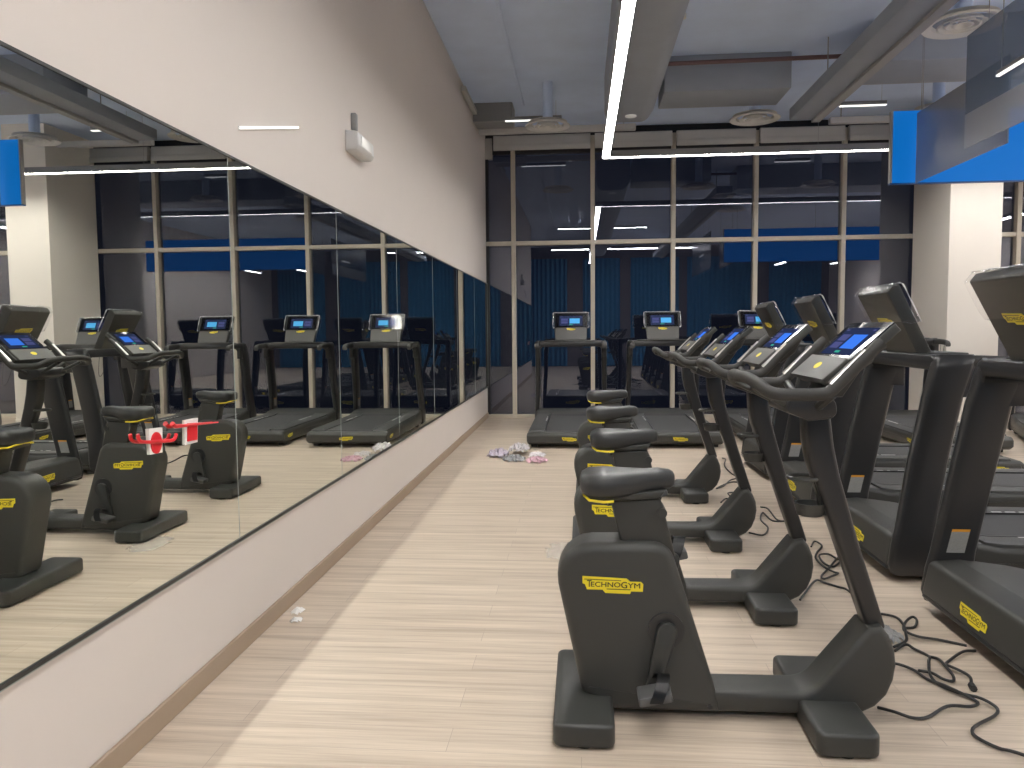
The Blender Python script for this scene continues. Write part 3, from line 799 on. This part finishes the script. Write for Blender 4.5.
# ------------------------------------------------------------------ treadmill
def make_treadmill():
    t = thing('treadmill', '', 'treadmill')
    # deck hull: front (motor) end at x=0
    prof = [(0.06, 0.042, 0.02), (0.0, 0.085, 0.03), (0.032, 0.255, 0.035), (0.16, 0.266, 0.05), (0.40, 0.235, 0.1), (0.60, 0.196, 0.1), (2.27, 0.188, 0.03), (2.31, 0.155, 0.03), (2.31, 0.075, 0.02), (2.26, 0.045)]
    obj('deck', prism(prof, -0.505, 0.505, 0.035, 4), M['shell'], t)
    obj('lower_trim', prism([(0.018, 0.062), (0.004, 0.070), (-0.004, 0.080), (0.0, 0.092), (0.02, 0.09)], -0.47, 0.47, 0.004, 2), M['gloss'], t)
    obj('running_belt', prism([(0.50, 0.17), (0.50, 0.2215), (0.60, 0.203), (2.20, 0.197), (2.23, 0.18)], -0.285, 0.285, 0.002, 1), M['belt'], t, smooth=False)
    for s in (-1, 1):
        y0, y1 = sorted((s * 0.30, s * 0.475))
        r = obj('side_rail', prism([(0.52, 0.18), (0.52, 0.225), (0.62, 0.212), (2.18, 0.205), (2.20, 0.18)], y0, y1, 0.005, 2), M['rail'], t)
        bm = bmesh.new()
        for k, w in enumerate((0.05, 0.02, 0.06, 0.06, 0.09, 0.04)):
            x = 0.78 + k * 0.085
            box(bm, x, x + w, s * 0.315 - 0.008, s * 0.315 + 0.008, 0.2105, 0.2122)
        obj('rail_marking', bm, M['white'], r, smooth=False, label='white printed marks')
        obj('rail_edge', prism([(0.50, 0.18), (0.50, 0.228), (0.62, 0.2135), (2.2, 0.2065), (2.22, 0.18)], *sorted((s * 0.287, s * 0.299))), M['gloss'], t, smooth=False)
    for x in (0.25, 2.12):
        for s in (-1, 1):
            obj('foot', B(x - 0.05, x + 0.05, s * 0.42 - 0.04, s * 0.42 + 0.04, 0.0, 0.06, 0.008, 1), M['rubber'], t)
    # uprights
    def ring(xa, xb, yc, z, hw):
        pts = []
        n = 6
        ca, cb = xa + 0.03, xb - 0.03
        for k in range(n + 1):
            a = PI / 2 + PI * k / n
            pts.append((ca + 0.03 * math.cos(a), yc + hw * math.sin(a), z))
        for k in range(n + 1):
            a = -PI / 2 + PI * k / n
            pts.append((cb + 0.03 * math.cos(a), yc + hw * math.sin(a), z))
        return pts
    for s in (-1, 1):
        Z = [(0.055, 0.21, 0.492, 0.035, 0.012), (0.02, 0.235, 0.498, 0.05, 0.024), (0.005, 0.24, 0.498, 0.10, 0.03), (0.02, 0.245, 0.496, 0.21, 0.031), (0.040, 0.250, 0.490, 0.30, 0.031), (0.10, 0.31, 0.474, 0.65, 0.034), (0.172, 0.385, 0.470, 1.02, 0.036), (0.21, 0.43, 0.468, 1.17, 0.038), (0.228, 0.45, 0.466, 1.225, 0.036), (0.245, 0.44, 0.462, 1.25, 0.022)]
        u = obj('upright', loft([ring(xa, xb, s * yc, z, hw) for xa, xb, yc, z, hw in Z]), M['gloss'], t, angle=60)
        bm = bmesh.new()
        yy = s * (0.4895 - 0.0325)
        def stk(x0, x1, z0, z1, mi):
            ys = lambda z: s * (0.459 - 0.0543 * (z - 0.3) - 0.002)
            f = bm.faces.new([bm.verts.new(p) for p in ((x0 + (z0 - .3) * .19, ys(z0), z0), (x1 + (z0 - .3) * .19, ys(z0), z0), (x1 + (z1 - .3) * .19, ys(z1), z1), (x0 + (z1 - .3) * .19, ys(z1), z1))])
            f.material_index = mi
        stk(0.10, 0.185, 0.30, 0.405, 0); stk(0.10, 0.185, 0.405, 0.418, 1)
        obj('sticker', bm, [M['silver'], M['orange']], u, smooth=False, label='silver sticker with an orange top line')
        # handrail reaching back
        hr = smooth_path([(0.36, s * 0.466, 1.205), (0.50, s * 0.466, 1.207), (0.68, s * 0.462, 1.20), (0.76, s * 0.460, 1.188), (0.785, s * 0.459, 1.17)], 6)
        rings = []
        for i, p in enumerate(hr):
            q = i / (len(hr) - 1)
            h = 0.040 * (1 - 0.35 * q); wd = 0.034
            rings.append([(p.x, p.y + wd * math.copysign(abs(math.cos(a)) ** .6, math.cos(a)), p.z + h * math.copysign(abs(math.sin(a)) ** .6, math.sin(a))) for a in [2 * PI * k / 16 for k in range(16)]])
        obj('handrail', loft(rings), M['rubber'], t, angle=60)
    # cross beam
    obj('cross_beam', prism([(-0.500, 1.02), (-0.500, 1.248, 0.07), (0.500, 1.248, 0.07), (0.500, 1.02), (0.434, 1.02), (0.434, 1.165, 0.05), (-0.434, 1.165, 0.05), (-0.434, 1.02)], 0.225, 0.445, 0.012, 2, axis='x'), M['gloss'], t, angle=45)
    obj('cup_tray', B(0.30, 0.46, -0.37, 0.37, 1.24, 1.256, 0.006, 2), M['chin'], t)
    # console
    cons = prism([(0.245, 1.245), (0.065, 1.600, 0.01), (0.092, 1.635, 0.01), (0.128, 1.642, 0.01), (0.330, 1.245)], -0.245, 0.245, 0.006, 2)
    for v in cons.verts:
        f = (v.co.z - 1.245) / 0.40
        v.co.y *= 0.90 + 0.10 * f
    c = obj('console', cons, M['shell'], t)
    # screen on rider side: from (0.315,1.44) to (0.24,1.635)
    a, b = Vector((0.2318, 1.438)), Vector((0.1328, 1.6325))
    d = (b - a).normalized(); n2 = Vector((d.y, -d.x))
    q = [a + n2 * -0.004, b + n2 * -0.004, b + n2 * 0.003, a + n2 * 0.003]
    obj('screen', prism([(v.x, v.y) for v in q], -0.225, 0.225, 0.002, 1), M['glass'], c, label='black glass screen')
    o = a + d * 0.025 + n2 * 0.0035
    display(c, (o.x, -0.165, o.y), (0, 1, 0), (d.x, 0, d.y), 0.33, 0.155, 2)
    a2 = Vector((0.322, 1.262)); b2 = Vector((0.239, 1.425)); d2 = (b2 - a2).normalized(); n3 = Vector((d2.y, -d2.x))
    q = [a2 - n3 * 0.004, b2 - n3 * 0.004, b2 + n3 * 0.003, a2 + n3 * 0.003]
    obj('console_panel', prism([(v.x, v.y) for v in q], -0.215, 0.215, 0.002, 1), M['chin'], c, smooth=False, label='grey lower panel')
    o = b2 - d2 * 0.018 + n3 * 0.0042
    badge(c, (o.x, 0, o.y), (0, 1, 0), (d2.x, 0, d2.y), 0.12, 'console_badge')
    # badge on console back
    db = Vector((0.245 - 0.065, 1.245 - 1.600)).normalized()
    pb = Vector((0.065, 1.600)) + db * 0.19
    nb = Vector((db.y, -db.x))
    badge(c, (pb.x + nb.x * 0.0008, 0, pb.y + nb.y * 0.0008), (0, -1, 0), (-db.x, 0, -db.y), 0.20, 'back_badge')
    # clear wrap over the screen head
    fl = prism([(0.115, 1.47), (0.048, 1.600, 0.015), (0.082, 1.646, 0.015), (0.138, 1.653, 0.02), (0.252, 1.43), (0.20, 1.42), (0.14, 1.43)], -0.256, 0.256, 0.006, 2)
    for v in fl.verts:
        v.co += Vector((random.uniform(-1, 1), random.uniform(-1, 1), random.uniform(-1, 1))) * 0.003
    obj('wrap_film', fl, M['film'], c, smooth=False, label='clear protective film')
    for s in (-1, 1):
        e = [(0.138, s * 0.2, 1.652), (0.137, s * 0.243, 1.650), (0.150, s * 0.257, 1.632), (0.19, s * 0.258, 1.55), (0.243, s * 0.256, 1.445), (0.252, s * 0.235, 1.432)]
        obj('film_edge', tube(smooth_path(e, 4), lambda q: 0.0032 + 0.0022 * math.sin(q * 23 + s), 6), M['filmedge'], c, label='bright folded edge of the film')
    obj('film_edge', tube([(0.142, y / 20 * 0.4 - 0.2, 1.651 + 0.003 * math.sin(y * 2.1)) for y in range(21)], 0.003, 6), M['filmedge'], c, label='bright folded edge of the film')
    # badges on hood, rear and sides
    badge(t, (0.0098, 0, 0.142), (0, -1, 0), (0.185, 0, 0.983), 0.235, 'hood_badge')
    badge(t, (2.3105, 0, 0.112), (0, 1, 0), (0, 0, 1), 0.17, 'rear_badge')
    badge(t, (2.08, -0.5055, 0.118), (1, 0, 0), (0, 0, 1), 0.16, 'side_badge')
    badge(t, (2.08, 0.5055, 0.118), (-1, 0, 0), (0, 0, 1), 0.16, 'side_badge')
    # safety lanyard
    obj('safety_cord', tube(smooth_path([(0.70, 0.452, 1.165), (0.70, 0.425, 1.00), (0.68, 0.41, 0.93), (0.64, 0.425, 0.99), (0.60, 0.452, 1.165)], 6), 0.0025, 6), M['cable'], t)
    return t

tm = make_treadmill()
spots = [
    (1.675, 3.45, 0, 'black treadmill nearest the camera at the right edge, seen from its front', 'treadmills facing the exercise bikes'),
    (1.675, 4.87, 0, 'black treadmill second from the camera in the right-hand row', 'treadmills facing the exercise bikes'),
    (1.675, 6.35, 0, 'black treadmill third from the camera in the right-hand row', 'treadmills facing the exercise bikes'),
    (1.675, 7.80, 0, 'black treadmill farthest from the camera in the right-hand row', 'treadmills facing the exercise bikes'),
    (-0.135, 11.46, -PI / 2, 'black treadmill by the window nearest the left wall, lit screen towards the camera', 'treadmills facing the window'),
    (1.165, 11.50, -PI / 2, 'black treadmill by the window, second from the left wall, behind the bikes', 'treadmills facing the window'),
    (2.48, 11.46, -PI / 2, 'black treadmill by the window, third from the left wall, screen showing over the bikes', 'treadmills facing the window'),
    (4.22, 11.20, -PI / 2, 'black treadmill by the window just left of the pale pillar', 'treadmills facing the window'),
    (5.87, 11.08, -PI / 2 + 0.0, 'black treadmill turned at an angle in front of the pale pillar, mostly outside the photo', 'treadmills facing the window'),
]
for i, (x, y, rz, lab, g) in enumerate(spots):
    o = tm if i == 0 else copy_tree(tm)
    if i == 8:
        rz = -PI / 2 - 0.33; x, y = 6.15, 10.72
    o.location = (x, y, 0); o.rotation_euler = (0, 0, rz)
    o['label'] = lab; o['group'] = g

# ------------------------------------------------------------------ cables and litter on the floor
CAB = [
 ('black power cord from the nearest bike foot curling over the floor', [(1.085, 2.88), (1.123, 2.825), (1.174, 2.801), (1.233, 2.817), (1.332, 2.888), (1.409, 2.888), (1.459, 2.93), (1.46, 2.964), (1.424, 3.006), (1.396, 3.067), (1.366, 3.132), (1.34, 3.209), (1.281, 3.246), (1.2, 3.25)]),
 ('black power cord running out of the photo at the lower right corner', [(1.60, 2.40), (1.426, 2.566), (1.373, 2.622), (1.332, 2.682), (1.339, 2.718), (1.391, 2.774), (1.48, 2.85), (1.505, 2.892), (1.48, 2.957), (1.429, 3.015), (1.388, 3.085), (1.385, 3.152), (1.433, 3.278), (1.466, 3.356), (1.435, 3.422), (1.41, 3.45), (1.346, 3.404)]),
 ('black cord looping round the grey bag behind the nearest bike', [(1.42, 3.87), (1.503, 3.811), (1.505, 3.714), (1.462, 3.58), (1.427, 3.492), (1.358, 3.447)]),
 ('black cord tied in a small loop beside the nearest treadmill', [(1.494, 3.673), (1.545, 3.69), (1.584, 3.76), (1.575, 3.788), (1.527, 3.743), (1.484, 3.659), (1.477, 3.594), (1.505, 3.546), (1.586, 3.539), (1.68, 3.483)]),
 ('short curved black cord lying in front of the nearest treadmill hood', [(1.466, 3.356), (1.492, 3.325), (1.481, 3.239), (1.474, 3.158), (1.458, 3.122), (1.422, 3.126), (1.397, 3.163), (1.366, 3.211)]),
 ('black cord ending in a plug close under the nearest treadmill', [(1.509, 3.084), (1.534, 3.153), (1.502, 3.23), (1.499, 3.272), (1.533, 3.316), (1.618, 3.388), (1.69, 3.43)]),
 ('tangled black cords on the floor between second bike and treadmill', [(1.463, 5.037), (1.51, 5.122), (1.53, 5.041), (1.461, 4.906), (1.41, 4.754), (1.402, 4.57), (1.435, 4.506), (1.454, 4.486), (1.388, 4.398), (1.337, 4.354), (1.349, 4.437), (1.429, 4.571), (1.542, 4.762), (1.555, 4.739), (1.47, 4.618), (1.43, 4.662), (1.445, 4.805), (1.517, 4.859), (1.542, 4.762)]),
 ('thin black cord leaving the foot of the second bike', [(1.12, 4.03), (1.274, 4.31), (1.325, 4.314), (1.376, 4.239), (1.40, 4.166), (1.41, 3.98), (1.42, 3.86)]),
 ('tangled black cord on the floor by the third bike', [(1.40, 6.154), (1.436, 6.076), (1.424, 5.742), (1.474, 5.675), (1.374, 5.67), (1.373, 5.957), (1.306, 5.735), (1.294, 5.467), (1.219, 5.278), (1.145, 5.365)]),
 ('tangled black cord on the floor beside the farthest bike', [(1.519, 8.499), (1.543, 8.423), (1.453, 7.99), (1.437, 7.48), (1.479, 7.364), (1.371, 7.246), (1.25, 6.919), (1.171, 6.815), (1.351, 7.135), (1.456, 7.139)]),
 ('short black cord curling near the front foot of the third bike', [(1.122, 6.306), (1.183, 6.44), (1.231, 6.398), (1.236, 6.625), (1.333, 6.724), (1.413, 6.926)]),
]
for k, (lab, pts) in enumerate(CAB):
    P = smooth_path([(x, y, 0.007 + 0.012 * (0.5 + 0.5 * math.sin(i * 1.7 + k)) * (1 if 0 < i < len(pts) - 1 else 0)) for i, (x, y) in enumerate(pts)], 6)
    for p in P: p.z = max(p.z, 0.006)
    bm = tube(P, 0.006, 8)
    if k == 5:
        tube([(1.500, 3.045, 0.012), (1.509, 3.084, 0.010)], 0.013, 8, bm)
    tag(obj('power_cord', bm, M['cable'], angle=70), lab, 'cable', 'black cables on the floor')

def crumple(name, mat, x, y, w, d, h, seed, label, cat='litter', group=None, n=12, rz=0):
    rnd = random.Random(seed)
    bm = bmesh.new()
    g = [[None] * (n + 1) for _ in range(n + 1)]
    for i in range(n + 1):
        for j in range(n + 1):
            u, v = i / n - 0.5, j / n - 0.5
            e = max(0, 1 - (2 * math.hypot(u, v)) ** 2 * 0.9) ** 0.4
            sh = 1 - 0.25 * rnd.random()
            g[i][j] = bm.verts.new((u * w * sh + rnd.uniform(-.3, .3) * w / n, v * d * sh + rnd.uniform(-.3, .3) * d / n, 0.004 + h * e * rnd.uniform(0.25, 1)))
    for i in range(n):
        for j in range(n):
            if math.hypot((i + .5) / n - .5, (j + .5) / n - .5) > 0.47 + 0.08 * rnd.random(): continue
            bm.faces.new((g[i][j], g[i + 1][j], g[i + 1][j + 1], g[i][j + 1]))
    bmesh.ops.delete(bm, geom=[v for v in bm.verts if not v.link_faces], context='VERTS')
    bmesh.ops.solidify(bm, geom=bm.faces[:], thickness=0.0015)
    o = obj(name, bm, mat, smooth=True, angle=20)
    zmin = min(v.co.z for v in o.data.vertices)
    o.location = (x, y, -zmin + 0.0005); o.rotation_euler = (0, 0, rz)
    return tag(o, label, cat, group)
G = 'crumpled packaging film by the left treadmill'
crumple('plastic_film', M['film_l'], -0.92, 8.62, 0.26, 0.42, 0.09, 1, 'crumpled lilac plastic film at the left of the litter heap', group=G, n=16)
crumple('plastic_film', M['film_w'], -0.69, 8.76, 0.26, 0.40, 0.09, 2, 'crumpled white plastic film in the middle of the litter heap', group=G, n=16)
crumple('plastic_film', M['film_g'], -0.72, 8.34, 0.26, 0.36, 0.06, 3, 'crumpled grey streaked film at the front of the litter heap', group=G, n=16)
crumple('plastic_film', M['film_p'], -0.47, 8.26, 0.25, 0.34, 0.05, 4, 'pink plastic film at the right of the litter heap', group=G, n=14)
crumple('plastic_film', M['film_w'], -0.48, 8.62, 0.20, 0.28, 0.05, 5, 'small white film scrap between heap and treadmill', group=G, n=12)
crumple('paper_scrap', M['card'], -1.42, 3.72, 0.06, 0.10, 0.02, 6, 'small white paper scrap by the left baseboard, nearer the wall', n=5)
crumple('paper_scrap', M['card'], -1.38, 3.60, 0.06, 0.07, 0.02, 8, 'small white paper scrap by the left baseboard, nearer the camera', n=5)
crumple('floor_scuff', M['scuff'], -0.10, 4.88, 0.26, 0.42, 0.004, 9, 'white floor scuff drawn as a thin clear sheet left of the second bike', n=10)  # whitish scuff of the floor, laid on as a thin sheet
crumple('plastic_bag', M['film_g'], 1.40, 3.60, 0.10, 0.22, 0.035, 10, 'small grey plastic bag among the cords behind the nearest bike', 'bag', n=8)

# ------------------------------------------------------------------ world, camera
w = bpy.data.worlds.new('night'); bpy.context.scene.world = w
w.use_nodes = True
bg = w.node_tree.nodes['Background']
bg.inputs[0].default_value = (0.008, 0.010, 0.018, 1)
bg.inputs[1].default_value = 1.0

cam = bpy.data.cameras.new('camera')
co = bpy.data.objects.new('camera', cam); C.objects.link(co)
f, yaw, pit, rol = 779.39, 0.0879, 0.0686, -0.0088
cam.sensor_fit = 'HORIZONTAL'; cam.sensor_width = 36.0
cam.lens = f / 1024 * 36.0
cam.clip_start = 0.05; cam.clip_end = 200
cy, sy = math.cos(yaw), math.sin(yaw); cp, sp = math.cos(pit), math.sin(pit)
fwd = Vector((-sy * cp, cy * cp, -sp)); right = Vector((cy, sy, 0)); up = right.cross(fwd)
# image roll: picture x axis and y axis turned by rol
cr, sr = math.cos(rol), math.sin(rol)
rx = right * cr + up * sr
ux = up * cr - right * sr
m = Matrix((rx, ux, -fwd)).transposed().to_4x4()
m.translation = (0, 0, 1.4)
co.matrix_world = m
sc = bpy.context.scene
sc.camera = co
sc.view_settings.view_transform = 'Standard'
sc.view_settings.look = 'None'
sc.view_settings.exposure = 0.0
sc.cycles.max_bounces = 14
sc.cycles.diffuse_bounces = 5
sc.cycles.glossy_bounces = 6
sc.cycles.transparent_max_bounces = 16
sc.cycles.caustics_reflective = True
sc.cycles.blur_glossy = 0.0
sc.cycles.sample_clamp_indirect = 0
